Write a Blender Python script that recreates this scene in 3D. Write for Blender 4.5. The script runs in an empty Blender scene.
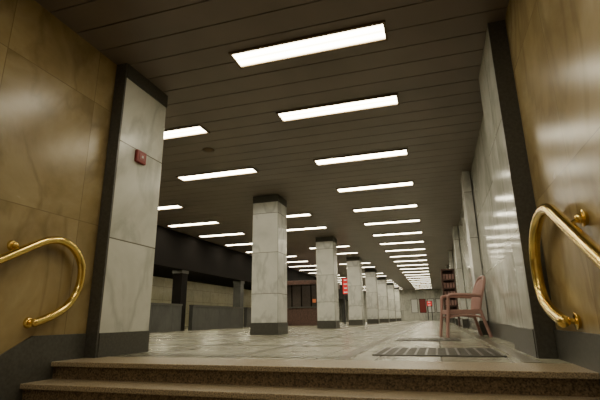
import bpy, bmesh, math, random
from mathutils import Vector, Matrix
random.seed(4)
C=bpy.context.collection
H=3.7
# ---------------------------------------------------------------- materials
def newmat(name):
    m=bpy.data.materials.new(name); m.use_nodes=True
    nt=m.node_tree; b=nt.nodes['Principled BSDF']; return m,nt,b
def N(nt,t,**k):
    n=nt.nodes.new(t)
    for a,v in k.items(): setattr(n,a,v)
    return n
def math_(nt,op,a,b=None):
    n=N(nt,'ShaderNodeMath',operation=op)
    for i,v in enumerate((a,b)):
        if v is None: continue
        if isinstance(v,(int,float)): n.inputs[i].default_value=v
        else: nt.links.new(v,n.inputs[i])
    return n.outputs[0]
def ramp(nt,fac,stops):
    r=N(nt,'ShaderNodeValToRGB'); e=r.color_ramp.elements
    while len(e)<len(stops): e.new(0.5)
    for i,(p,c) in enumerate(stops):
        e[i].position=p; e[i].color=(*c,1)
    nt.links.new(fac,r.inputs[0]); return r.outputs[0]
def mix(nt,fac,a,b,bt='MIX'):
    n=N(nt,'ShaderNodeMix',data_type='RGBA',blend_type=bt)
    for s,v in ((n.inputs[0],fac),(n.inputs[6],a),(n.inputs[7],b)):
        if isinstance(v,(int,float)): s.default_value=v
        elif isinstance(v,tuple): s.default_value=(*v,1)
        else: nt.links.new(v,s)
    return n.outputs[2]
def simple(name,col,rough=.5,metal=0,emis=None,es=0,noise=0,nscale=30,spec=.5):
    m,nt,b=newmat(name)
    b.inputs['Base Color'].default_value=(*col,1); b.inputs['Roughness'].default_value=rough
    b.inputs['Metallic'].default_value=metal; b.inputs['Specular IOR Level'].default_value=spec
    if emis: b.inputs['Emission Color'].default_value=(*emis,1); b.inputs['Emission Strength'].default_value=es
    tc=N(nt,'ShaderNodeTexCoord'); no=N(nt,'ShaderNodeTexNoise'); no.inputs['Scale'].default_value=nscale
    nt.links.new(tc.outputs['Object'],no.inputs['Vector'])
    d=max(noise,.04)
    c=ramp(nt,no.outputs['Fac'],[(.3,tuple(x*(1-d) for x in col)),(.7,tuple(min(1,x*(1+d)) for x in col))])
    nt.links.new(c,b.inputs['Base Color'])
    return m
def panel_stone(name,stops,vein,veinamt,pw,ph,joint,rough,offx=0,offz=0,scale=1.2,var=.12,speck=0,bond=0.0,horiz=False,mort=.008,dist=1.5,spec=.5,stain=0,vw=.05):
    m,nt,b=newmat(name); L=nt.links
    b.inputs['Specular IOR Level'].default_value=spec
    tc=N(nt,'ShaderNodeTexCoord'); sp=N(nt,'ShaderNodeSeparateXYZ'); L.new(tc.outputs['Object'],sp.inputs[0])
    cx=N(nt,'ShaderNodeCombineXYZ')
    if horiz:
        L.new(math_(nt,'ADD',sp.outputs[0],offx),cx.inputs[0]); L.new(math_(nt,'ADD',sp.outputs[1],offz),cx.inputs[1])
    else:
        L.new(math_(nt,'ADD',math_(nt,'ADD',sp.outputs[0],sp.outputs[1]),offx),cx.inputs[0]); L.new(math_(nt,'ADD',sp.outputs[2],offz),cx.inputs[1])
    br=N(nt,'ShaderNodeTexBrick'); br.offset=bond; br.squash=1
    br.inputs['Scale'].default_value=1; br.inputs['Brick Width'].default_value=pw; br.inputs['Row Height'].default_value=ph
    br.inputs['Mortar Size'].default_value=mort; br.inputs['Mortar Smooth'].default_value=0
    br.inputs['Color1'].default_value=(0,0,0,1); br.inputs['Color2'].default_value=(1,1,1,1); br.inputs['Bias'].default_value=0
    L.new(cx.outputs[0],br.inputs['Vector'])
    bw=N(nt,'ShaderNodeRGBToBW'); L.new(br.outputs['Color'],bw.inputs[0])
    w=math_(nt,'MULTIPLY',bw.outputs[0],9.0)
    n1=N(nt,'ShaderNodeTexNoise',noise_dimensions='4D'); L.new(tc.outputs['Object'],n1.inputs['Vector']); L.new(w,n1.inputs['W'])
    n1.inputs['Scale'].default_value=scale; n1.inputs['Detail'].default_value=8; n1.inputs['Roughness'].default_value=.6; n1.inputs['Distortion'].default_value=dist
    col=ramp(nt,n1.outputs['Fac'],stops)
    mp=N(nt,'ShaderNodeMapping'); mp.inputs['Rotation'].default_value=(.6,.5,.3); mp.inputs['Scale'].default_value=(1,1,.55)
    L.new(tc.outputs['Object'],mp.inputs[0])
    n2=N(nt,'ShaderNodeTexNoise',noise_dimensions='4D'); L.new(mp.outputs[0],n2.inputs['Vector']); L.new(w,n2.inputs['W'])
    n2.inputs['Scale'].default_value=scale*1.3; n2.inputs['Detail'].default_value=6; n2.inputs['Distortion'].default_value=.6
    v=math_(nt,'ABSOLUTE',math_(nt,'SUBTRACT',n2.outputs['Fac'],.5))
    vf=ramp(nt,v,[(0,(veinamt,)*3),(vw,(0,0,0))])
    col=mix(nt,vf,col,vein)
    if speck:
        n3=N(nt,'ShaderNodeTexNoise'); n3.inputs['Scale'].default_value=60; n3.inputs['Detail'].default_value=3
        L.new(tc.outputs['Object'],n3.inputs['Vector'])
        s=ramp(nt,n3.outputs['Fac'],[(.35,(1-speck,)*3),(.65,(1,)*3)])
        col=mix(nt,1.0,col,s,'MULTIPLY')
    if stain:
        n4=N(nt,'ShaderNodeTexNoise'); n4.inputs['Scale'].default_value=.55; n4.inputs['Detail'].default_value=5; n4.inputs['Roughness'].default_value=.65
        L.new(tc.outputs['Object'],n4.inputs['Vector'])
        s=ramp(nt,n4.outputs['Fac'],[(.35,(1-stain,)*3),(.6,(1,)*3)])
        col=mix(nt,1.0,col,s,'MULTIPLY')
    vr=ramp(nt,bw.outputs[0],[(0,(1-var,)*3),(1,(1,1,1))])
    col=mix(nt,1.0,col,vr,'MULTIPLY')
    col=mix(nt,br.outputs['Fac'],col,joint)
    L.new(col,b.inputs['Base Color'])
    rr=math_(nt,'ADD',math_(nt,'MULTIPLY',n1.outputs['Fac'],.12),rough-.06)
    L.new(rr,b.inputs['Roughness'])
    bp=N(nt,'ShaderNodeBump'); bp.inputs['Strength'].default_value=.25; bp.inputs['Distance'].default_value=.01
    L.new(math_(nt,'SUBTRACT',1.0,br.outputs['Fac']),bp.inputs['Height']); L.new(bp.outputs[0],b.inputs['Normal'])
    return m
M_brown=panel_stone('brown_marble',[(.25,(.27,.19,.075)),(.5,(.39,.29,.13)),(.75,(.50,.395,.20))],(.20,.135,.055),.45,1.15,1.5,(.19,.135,.06),.25,scale=1.0,var=.18,mort=.004,spec=.45,dist=1.2,stain=.25)
M_white=panel_stone('white_marble',[(.3,(.46,.47,.42)),(.5,(.58,.58,.52)),(.7,(.65,.65,.59))],(.32,.33,.29),.5,1.3,1.25,(.2,.19,.16),.14,offx=.3,offz=.0,scale=.8,var=.18,mort=.006)
M_pil=panel_stone('pilaster_marble',[(.3,(.50,.50,.43)),(.5,(.61,.61,.54)),(.7,(.67,.67,.60))],(.34,.34,.29),.5,3,1.25,(.16,.15,.12),.25,offx=1.2,offz=-.1,scale=.9,var=.1,mort=.008)
M_colm=panel_stone('column_marble',[(.3,(.60,.61,.58)),(.5,(.73,.73,.69)),(.7,(.80,.80,.76))],(.38,.39,.38),.5,30,1.08,(.25,.25,.22),.22,offz=.05,scale=1.1,var=.1,mort=.008)
M_dark=simple('dark_granite',(.07,.067,.057),.35,noise=.2,nscale=35)
M_floor=panel_stone('terrazzo_floor',[(.3,(.35,.33,.24)),(.5,(.45,.43,.32)),(.7,(.52,.50,.38))],(.31,.29,.21),.25,.6,.6,(.14,.13,.095),.25,scale=2,var=.3,speck=.2,horiz=True,mort=.010,bond=0,spec=.5,stain=.1)
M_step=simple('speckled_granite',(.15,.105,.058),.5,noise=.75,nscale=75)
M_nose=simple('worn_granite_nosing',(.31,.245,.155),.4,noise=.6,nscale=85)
M_plank=simple('ceiling_metal',(.155,.126,.104),.40,noise=.12,nscale=1.2)
M_gap=simple('ceiling_void',(.01,.009,.008),.9)
M_frame=simple('bronze_frame',(.14,.10,.06),.4,.6)
M_brass=simple('brass',(.80,.58,.17),.2,1.0,noise=.15,nscale=9)
M_black=simple('black_metal',(.02,.02,.02),.5)
M_slot=simple('grate_slot',(.045,.045,.04),.6)
M_grate=simple('grate_metal',(.16,.15,.13),.45,.3)
M_inlay=simple('dark_inlay',(.15,.135,.095),.28)
M_beam=simple('dark_beam',(.012,.010,.009),.9,spec=.1)
M_red=simple('red_plastic',(.22,.02,.015),.45)
M_wpl=simple('white_plastic',(.7,.7,.68),.4)
M_chair=simple('mauve_plastic',(.40,.225,.195),.5)
M_wood=simple('brown_wood',(.10,.052,.04),.5,noise=.4,nscale=12)
M_cream=panel_stone('cream_tiles',[(.3,(.36,.33,.21)),(.5,(.45,.41,.27)),(.7,(.5,.46,.32))],(.3,.25,.16),.2,1.2,.8,(.12,.1,.06),.3)
M_par=panel_stone('parapet_stone',[(.3,(.045,.045,.04)),(.5,(.07,.07,.063)),(.7,(.09,.09,.082))],(.04,.04,.04),.3,1.2,2,(.02,.02,.02),.5)
M_rsign=simple('red_sign_face',(.5,.02,.02),.4,emis=(1,.03,.03),es=.5)
M_wsign=simple('white_sign_face',(.8,.8,.8),.4,emis=(1,.95,.85),es=.4)
M_osign=simple('orange_sign_face',(.5,.15,.05),.4,emis=(1,.25,.08),es=.15)
M_diff,nt,b=newmat('lamp_diffuser')
tc=N(nt,'ShaderNodeTexCoord'); sp=N(nt,'ShaderNodeSeparateXYZ'); nt.links.new(tc.outputs['Object'],sp.inputs[0])
s=math_(nt,'ABSOLUTE',math_(nt,'SUBTRACT',math_(nt,'ABSOLUTE',sp.outputs[1]),.065))
c=ramp(nt,s,[(0,(1,.94,.76)),(.03,(.8,.73,.54)),(.085,(.26,.21,.12))])
b.inputs['Base Color'].default_value=(.7,.7,.6,1)
nt.links.new(c,b.inputs['Emission Color']); b.inputs['Emission Strength'].default_value=28
# ---------------------------------------------------------------- mesh helpers
def addbox(bm,x0,x1,y0,y1,z0,z1,mi=0):
    vs=[bm.verts.new((x,y,z)) for x in (x0,x1) for y in (y0,y1) for z in (z0,z1)]
    for q in ((0,1,3,2),(4,6,7,5),(0,4,5,1),(2,3,7,6),(0,2,6,4),(1,5,7,3)):
        f=bm.faces.new([vs[i] for i in q]); f.material_index=mi
    return vs
def finish(bm,name,mats,parent=None,loc=None,bevel=0,smooth=False):
    bmesh.ops.recalc_face_normals(bm,faces=bm.faces)
    me=bpy.data.meshes.new(name); bm.to_mesh(me); bm.free()
    for m in (mats if isinstance(mats,(list,tuple)) else [mats]): me.materials.append(m)
    o=bpy.data.objects.new(name,me); C.objects.link(o)
    if loc: o.location=loc
    if parent: o.parent=parent
    if bevel:
        md=o.modifiers.new('bevel','BEVEL'); md.width=bevel; md.segments=2; md.limit_method='ANGLE'
    if smooth:
        for p in me.polygons: p.use_smooth=True
    return o
def box(name,x0,x1,y0,y1,z0,z1,mat,parent=None,bevel=0):
    bm=bmesh.new(); addbox(bm,x0,x1,y0,y1,z0,z1); return finish(bm,name,mat,parent,bevel=bevel)
def boxes(name,lst,mats,parent=None,bevel=0):
    bm=bmesh.new()
    for t in lst: addbox(bm,*t)
    return finish(bm,name,mats,parent,bevel=bevel)
def empty(name,loc=(0,0,0)):
    e=bpy.data.objects.new(name,None); e.location=loc; C.objects.link(e); return e
XLB=-3.80; XLP=-3.64; XRB=1.06; XRP=.88; YS=3.68; YEND=57.0; XBM=-9.3; ZB=2.3; YR=4.74
# ---------------------------------------------------------------- floor + steps
bm=bmesh.new(); addbox(bm,-16,1.6,4.3,YEND+.3,-.3,0); finish(bm,'floor',M_floor)
g=.006
lst=[(XLB+g,XRB-g,YS+.02,4.3,-.3,-.04,0)]
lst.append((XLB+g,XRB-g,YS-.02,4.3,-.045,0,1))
R=.165;T=.32
for i in range(1,14):
    yf=YS-T*i
    lst.append((XLB+g,XRB-g,yf+.02,yf+T+.1,-R*i-.5,-R*i-.04,0))
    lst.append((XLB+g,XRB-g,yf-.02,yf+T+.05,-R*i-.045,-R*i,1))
boxes('entrance_steps',lst,[M_step,M_nose],bevel=.006)
def grate(x0,x1,y0,y1):
    bm=bmesh.new()
    addbox(bm,x0,x1,y0,y1,0.0,.004,1)
    for a in ((x0,x1,y0,y0+.03),(x0,x1,y1-.03,y1),(x0,x0+.03,y0,y1),(x1-.03,x1,y0,y1)): addbox(bm,a[0],a[1],a[2],a[3],.004,.012,0)
    n=int((y1-y0)/.055)
    for i in range(n):
        y=y0+(i+.5)*(y1-y0)/n; addbox(bm,x0+.03,x1-.03,y-.011,y+.011,.004,.011,0)
    for k in range(1,12):
        x=x0+k*(x1-x0)/12; addbox(bm,x-.012,x+.012,y0,y1,.004,.012,0)
    return finish(bm,'floor_grate',[M_grate,M_slot])
grate(-.7,.62,4.85,6.02)
grate(-.73,.35,7.86,8.7)
inl=[]
for x in (-3.35,-2.15,-.95,.75): inl.append((x-.07,x+.07,4.35,YEND,.0,.003))
for y in (4.55,6.45,9.1,11.6,14.3,17,19.7,25,30): inl.append((-9.2,-.95,y-.08,y+.08,.0,.0032))
boxes('trim_1',inl,M_inlay)
# ---------------------------------------------------------------- walls
box('wall_left',XLB-.3,XLB,-2.5,4.1,-4,H,M_brown)
e=empty('pilaster_left')
box('face',XLP-.55,XLP,4.13,5.02,.26,H-.2,M_pil,e,.004)
box('edge_slab',XLB-.3,XLP-.0,4.10,4.128,-.0,H,M_dark,e)
box('base_slab',XLP-.55,XLP+.012,4.13,5.03,0,.26,M_dark,e)
box('cap_slab',XLP-.55,XLP+.01,4.13,5.03,H-.2,H,M_dark,e)
box('wall_back',-16,XLB-.3,4.5,4.95,0,H,M_white)
box('wall_right_entrance',XRB,XRB+.3,-2.5,YR-.01,-4,H,M_brown)
e=empty('pilaster_right')
box('face',XRP,XRP+.5,YR+.05,6.0,.26,H,M_white,e,.004)
box('edge_slab',XRP-.005,XRP+.5,YR,YR+.048,0,H,M_dark,e)
box('base_slab',XRP-.012,XRP+.5,YR+.05,6.02,0,.26,M_dark,e)
box('wall_right',1.06,1.4,6.03,YEND,.26,H,M_white)
box('baseboard_right',1.04,1.4,6.03,YEND,0,.26,M_dark)
for i in range(7):
    y=10.3+6.66*i
    e=empty('wall_pilaster')
    box('face',.87,1.035,y,y+.75,.3,H,M_colm,e); box('base',.85,1.035,y-.01,y+.76,0,.3,M_dark,e)
def skirt(name,xa,xb,yt):
    prof=[(-2.2,-3.2),(-2.2,-2.62),(YS-.28,.26),(yt,.26),(yt,-.1),(YS,-.25)]
    bm=bmesh.new(); a=[bm.verts.new((xa,y,z)) for y,z in prof]; c=[bm.verts.new((xb,y,z)) for y,z in prof]
    bm.faces.new(a); bm.faces.new(c[::-1]); n=len(prof)
    for i in range(n): bm.faces.new((a[i],a[(i+1)%n],c[(i+1)%n],c[i]))
    finish(bm,name,M_dark)
skirt('baseboard_left_stair',XLB-.0,XLB+.02,4.09)
skirt('baseboard_right_stair',XRB-.02,XRB+.0,YR-.005)
# ---------------------------------------------------------------- columns
for i in range(7):
    y=10.61+6.664*i
    e=empty('column',(-4.25,y+.375,0))
    def cb(n,w,z0,z1,m,bev=.006):
        bm=bmesh.new(); addbox(bm,-w,w,-w,w,z0,z1); return finish(bm,n,m,e,bevel=bev)
    cb('shaft',.37,.3,H-.2,M_colm); cb('base',.385,0,.3,M_dark); cb('cap',.375,H-.2,H,M_dark)
# ---------------------------------------------------------------- ceiling
bm=bmesh.new(); P=.375; y=-2.6
while y<YEND:
    addbox(bm,XBM,1.6,y+.008,y+P-.008,H,H+.03,0); y+=P
addbox(bm,XBM,1.6,-2.6,YEND,H+.045,H+.1,1)
finish(bm,'ceiling',[M_plank,M_gap])
bm=bmesh.new(); hx=.965; hy=.15
addbox(bm,-hx,hx,-hy,hy,-.012,0,0)
for a in ((-hx-.03,hx+.03,-hy-.03,-hy),(-hx-.03,hx+.03,hy,hy+.03),(-hx-.03,-hx,-hy,hy),(hx,hx+.03,-hy,hy)):
    addbox(bm,*a,-.025,0.0,1)
lm=finish(bm,'ceiling_light',[M_diff,M_frame])
ys=[-.3,2.1,4.49,6.23,8.55,10.8,13.16,15.34,17.67]
while ys[-1]<54: ys.append(ys[-1]+2.28)
colY=[10.985+6.664*i for i in range(7)]
first=True
for y in ys:
    for xc in (-1.26,-4.66,-8.03):
        if y<5.2 and xc<-2: continue
        if xc==-4.66 and min(abs(y-q) for q in colY)<.6: continue
        if first: o=lm; first=False
        else: o=bpy.data.objects.new('ceiling_light',lm.data); C.objects.link(o)
        o.location=(xc,y,H)
bm=bmesh.new(); bmesh.ops.create_uvsphere(bm,u_segments=24,v_segments=12,radius=.09)
bmesh.ops.scale(bm,vec=(1,1,.45),verts=bm.verts)
r=bmesh.ops.create_cone(bm,segments=24,radius1=.12,radius2=.12,depth=.02,cap_ends=True)
finish(bm,'smoke_detector',M_frame,loc=(-4.11,7.15,H-.01),smooth=True)
# ---------------------------------------------------------------- beam and left side hall
box('ceiling_beam',XBM-.5,XBM,4.95,YEND,ZB,H+.05,M_beam)
box('ceiling_side',-16,XBM-.5,4.95,YEND,2.95,3.1,M_beam)
box('wall_left_far',-16.3,-16,4.5,YEND,0,3.1,M_cream)
box('wall_end',-16.3,1.6,YEND,YEND+.3,0,H+.1,M_white)
e=empty('stairwell_parapet')
for j,(a,bb) in enumerate(((8,14.6),(15.4,20.2),(20.6,24.0),(30,38))):
    box('panel_%d'%j,XBM-.06,XBM+.1,a,bb,0,.92,M_par,e); box('coping_%d'%j,XBM-.08,XBM+.13,a,bb,.92,.98,M_dark,e)
for j,y in enumerate((9,15,20.4,26.5,33,40,47)):
    e=empty('side_pier'); box('shaft',XBM-.5,XBM-.1,y-.2,y+.2,0,ZB-.12,M_beam if j%2 else M_par,e); box('capital',XBM-.52,XBM-.08,y-.24,y+.24,ZB-.12,ZB-.005,M_dark,e)
bl=None
for y in (9,13,17,21,25,30,35,41,48):
    for x in (-11.4,):
        if bl is None:
            bm=bmesh.new(); addbox(bm,-.09,.09,-.65,.65,-.07,0,0)
            for sx in (-.065,.065): addbox(bm,sx-.03,sx+.03,-.6,.6,-.12,-.07,1)
            bl=finish(bm,'ceiling_batten_light',[M_wpl,simple('batten_tube',(.8,.8,.7),.4,emis=(1,.9,.6),es=50)],loc=(x,y,2.95))
        else:
            o=bpy.data.objects.new('ceiling_batten_light',bl.data); C.objects.link(o); o.location=(x,y,2.95)
e=empty('station_kiosk')
box('body',-8.9,-6.4,25.0,29.5,0,1.0,M_wood,e,.01)
box('counter',-9.0,-6.3,24.9,29.6,1.0,1.08,M_dark,e)
box('upper',-8.85,-6.45,25.05,29.45,1.08,2.35,simple('kiosk_panel',(.05,.037,.03),.3,noise=.3),e)
box('roof',-9.05,-6.25,24.85,29.65,2.35,2.6,M_wood,e,.01)
for k in range(5): box('mullion_%d'%k,-8.85+k*.6-.03,-8.85+k*.6+.03,25.0,25.06,1.08,2.35,M_beam,e)
box('advert',-6.95,-6.75,24.97,25.04,1.3,1.5,M_osign,e)
def sign(name,x0,x1,y,z0,z1,face,stripes,leg=True):
    e=empty(name); box('case',x0,x1,y,y+.18,z0,z1,M_black,e,.01)
    box('face',x0+.05,x1-.05,y-.012,y,z0+.05,z1-.05,face,e)
    n=stripes
    for k in range(n):
        z=z0+.15+(z1-z0-.3)*k/max(1,n-1); w=(x1-x0)*(.2 if k%2 else .26); xm=(x0+x1)/2
        box('text_%d'%k,xm-w,xm+w*.8,y-.02,y-.012,z-.03,z+.03,M_wsign,e)
    if leg:
        box('post_1',x0+.05,x0+.13,y+.05,y+.13,0,z0,M_black,e); box('post_2',x1-.13,x1-.05,y+.05,y+.13,0,z0,M_black,e)
sign('illuminated_line_sign',-5.2,-4.75,25.2,1.7,2.7,M_rsign,4)
sign('illuminated_line_sign',-1.0,-.4,50,1.5,2.1,M_rsign,2)
for k in range(4):
    x=-3.0+k*1.0
    e=empty('advertising_poster'); box('frame',x,x+.8,YEND-.05,YEND-.002,.9,2.6,M_black,e); box('sheet',x+.05,x+.75,YEND-.06,YEND-.05,.95,2.55,(M_wpl,M_red,M_wpl,M_wpl)[k],e)
# ---------------------------------------------------------------- alarm box
e=empty('fire_alarm_box')
box('case',XLP,XLP+.05,4.42,4.61,2.42,2.59,M_red,e,.012)
box('window',XLP+.05,XLP+.056,4.46,4.57,2.46,2.55,simple('alarm_glass',(.3,.07,.055),.3),e)
box('button',XLP+.056,XLP+.062,4.50,4.53,2.49,2.52,M_wpl,e)
# ---------------------------------------------------------------- handrails
def tube(name,pts,r,mat,parent,res=6):
    cu=bpy.data.curves.new(name,'CURVE'); cu.dimensions='3D'; cu.bevel_depth=r; cu.bevel_resolution=res; cu.use_fill_caps=True; cu.resolution_u=10
    s=cu.splines.new('NURBS'); s.points.add(len(pts)-1)
    for p,q in zip(s.points,pts): p.co=(*q,1)
    s.order_u=3; s.use_endpoint_u=True
    o=bpy.data.objects.new(name,cu); C.objects.link(o)
    dg=bpy.context.evaluated_depsgraph_get(); me=bpy.data.meshes.new_from_object(o.evaluated_get(dg))
    bpy.data.objects.remove(o); me.materials.clear(); me.materials.append(mat)
    m=bpy.data.objects.new(name,me); C.objects.link(m); m.parent=parent
    for p in me.polygons: p.use_smooth=True
    return m
def disc(name,x,y,z,r,d,parent,mat):
    bm=bmesh.new(); bmesh.ops.create_cone(bm,segments=32,radius1=r,radius2=r*.75,depth=d,cap_ends=True,matrix=Matrix.Rotation(math.pi/2,4,'Y'))
    return finish(bm,name,mat,parent,loc=(x,y,z),bevel=.004,smooth=True)
def ball(name,x,y,z,r,parent,mat):
    bm=bmesh.new(); bmesh.ops.create_uvsphere(bm,u_segments=24,v_segments=16,radius=r)
    return finish(bm,name,mat,parent,loc=(x,y,z),smooth=True)
def handrail(x,xw,prof,br,r,endp):
    e=empty('brass_handrail'); sg=1 if x>xw else -1
    tube('rail',[(x,y,z) for y,z in prof],r,M_brass,e)
    for k,(y,z) in enumerate(br):
        tube('bracket_%d'%k,[(x,y,z+r*.2),(x-sg*.03,y,z+r*.9),(xw,y,z+r*1.1)],r*.32,M_brass,e)
        disc('flange_%d'%k,xw+sg*.012,y,z+r*1.1,r*1.3,.03,e,M_brass); ball('knob_%d'%k,xw+sg*.04,y,z+r*1.1,r*.75,e,M_brass)
    y,z=endp
    tube('end_stub',[(x,y,z),(xw,y,z)],r*.5,M_brass,e)
    disc('end_flange',xw+sg*.012,y,z,r*1.35,.03,e,M_brass); ball('end_cap',x,y,z,r*1.02,e,M_brass)
sl=.55
lp=[(-1.5,.93-sl*4.45),(1,.93-sl*1.95),(2.95,.93),(3.3,1.13),(3.5,1.22),(3.72,1.20),(3.88,1.06),(3.93,.9),(3.9,.7),(3.78,.54),(3.6,.44),(3.42,.385)]
handrail(-3.71,XLB,[(y-.08,z) for y,z in lp],[(3.04,1.05),(1.4,.10),(-.3,-.84)],.041,(3.34,.385))
rp=[(-1.5,-1.8),(.94,-.41),(2.98,.738),(3.62,1.114),(3.85,1.245),(4.14,1.264),(4.44,1.15),(4.6,.963),(4.625,.756),(4.56,.55),(4.32,.418),(3.97,.343)]
handrail(.95,XRB,rp,[(3.38,.99),(1.5,-.10),(-.3,-1.12)],.049,(3.97,.343))
# ---------------------------------------------------------------- chair
def chair(loc,rz,s):
    e=empty('plastic_armchair',loc); e.rotation_euler=(0,0,rz); e.scale=(s,s,s)
    M=M_chair
    def T(n,p,r): return tube(n,p,r,M,e,4)
    bm=bmesh.new(); n=10
    for j in range(7):
        y0=-.23+j*.066
        prev=None
        for i in range(n+1):
            t=i/n; x=-.25+.5*t; z=.43-.03*math.sin(t*math.pi)-.015*t+( -.03*(1-t*5) if t<.2 else 0)
            vs=[bm.verts.new((x,y0,z)),bm.verts.new((x,y0+.056,z)),bm.verts.new((x,y0+.056,z-.012)),bm.verts.new((x,y0,z-.012))]
            if prev:
                for k in range(4): bm.faces.new((prev[k],prev[(k+1)%4],vs[(k+1)%4],vs[k]))
            else: bm.faces.new(vs)
            prev=vs
        bm.faces.new(prev[::-1])
    finish(bm,'seat',M,e)
    boxes('seat_rim',[(-.26,-.235,-.25,.25,.36,.43),(.235,.26,-.24,.24,.36,.425),(-.25,.25,-.26,-.235,.36,.432),(-.25,.25,.235,.26,.36,.432)],M,e,.006)
    for j in range(7):
        y=-.2+j*.0667; top=.93-abs(y)*.25
        T('back_slat_%d'%j,[(.245,y*.9,.42),(.27,y*.95,.6),(.335,y,.8),(.385,y,top)],.02)
    T('back_frame',[(.24,-.24,.4),(.28,-.27,.62),(.34,-.27,.8),(.39,-.2,.93),(.40,-.08,.965),(.40,.08,.965),(.39,.2,.93),(.34,.27,.8),(.28,.27,.62),(.24,.24,.4)],.024)
    for sg,nm in ((-1,'a'),(1,'b')):
        T('front_leg_'+nm,[(-.31,sg*.29,0),(-.27,sg*.27,.3),(-.25,sg*.27,.5),(-.24,sg*.28,.62)],.026)
        T('rear_leg_'+nm,[(.36,sg*.28,0),(.29,sg*.26,.25),(.25,sg*.25,.42)],.026)
        T('arm_'+nm,[(-.24,sg*.28,.6),(-.25,sg*.29,.655),(-.15,sg*.30,.67),(.1,sg*.30,.66),(.27,sg*.27,.645)],.026)
        T('side_brace_'+nm,[(-.27,sg*.27,.3),(0,sg*.265,.38),(.28,sg*.26,.3)],.016)
    return e
chair((.47,9.6,0),math.radians(10),1.22)
e=empty('wooden_leaflet_rack')
boxes('frame',[(.3,.36,19.0,19.5,0,2.3),(.8,.86,19.0,19.5,0,2.3),(.3,.86,19.0,19.5,2.26,2.32),(.33,.83,19.4,19.46,.4,2.28)],M_wood,e)
boxes('shelves',[(.34,.82,19.0,19.42,z,z+.05) for z in (.45,.8,1.15,1.5,1.85)],M_wood,e)
boxes('leaflets',[(.38+.12*k,.46+.12*k,19.1,19.2,z+.05,z+.26) for z in (.8,1.15,1.5,1.85) for k in range(4)],M_chair,e)
# ---------------------------------------------------------------- world + camera
w=bpy.data.worlds.new('World'); bpy.context.scene.world=w; w.use_nodes=True
w.node_tree.nodes['Background'].inputs[0].default_value=(1,.82,.58,1); w.node_tree.nodes['Background'].inputs[1].default_value=.28
f,ph,th,ro,h=427.3,.271,.297,.013,.389
cam=bpy.data.cameras.new('camera'); co=bpy.data.objects.new('camera',cam); C.objects.link(co)
cam.sensor_width=36; cam.lens=f/600*36; cam.clip_start=.02; cam.clip_end=200
Rt=Vector((math.cos(th),math.sin(th),0)); Fh=Vector((-math.sin(th),math.cos(th),0)); Z=Vector((0,0,1))
Fw=Fh*math.cos(ph)+Z*math.sin(ph); Up=Z*math.cos(ph)-Fh*math.sin(ph)
R2=Rt*math.cos(ro)-Up*math.sin(ro); U2=Rt*math.sin(ro)+Up*math.cos(ro)
mat=Matrix((R2,U2,-Fw)).transposed().to_4x4(); mat.translation=Vector((0,0,h))
co.matrix_world=mat
bpy.context.scene.camera=co
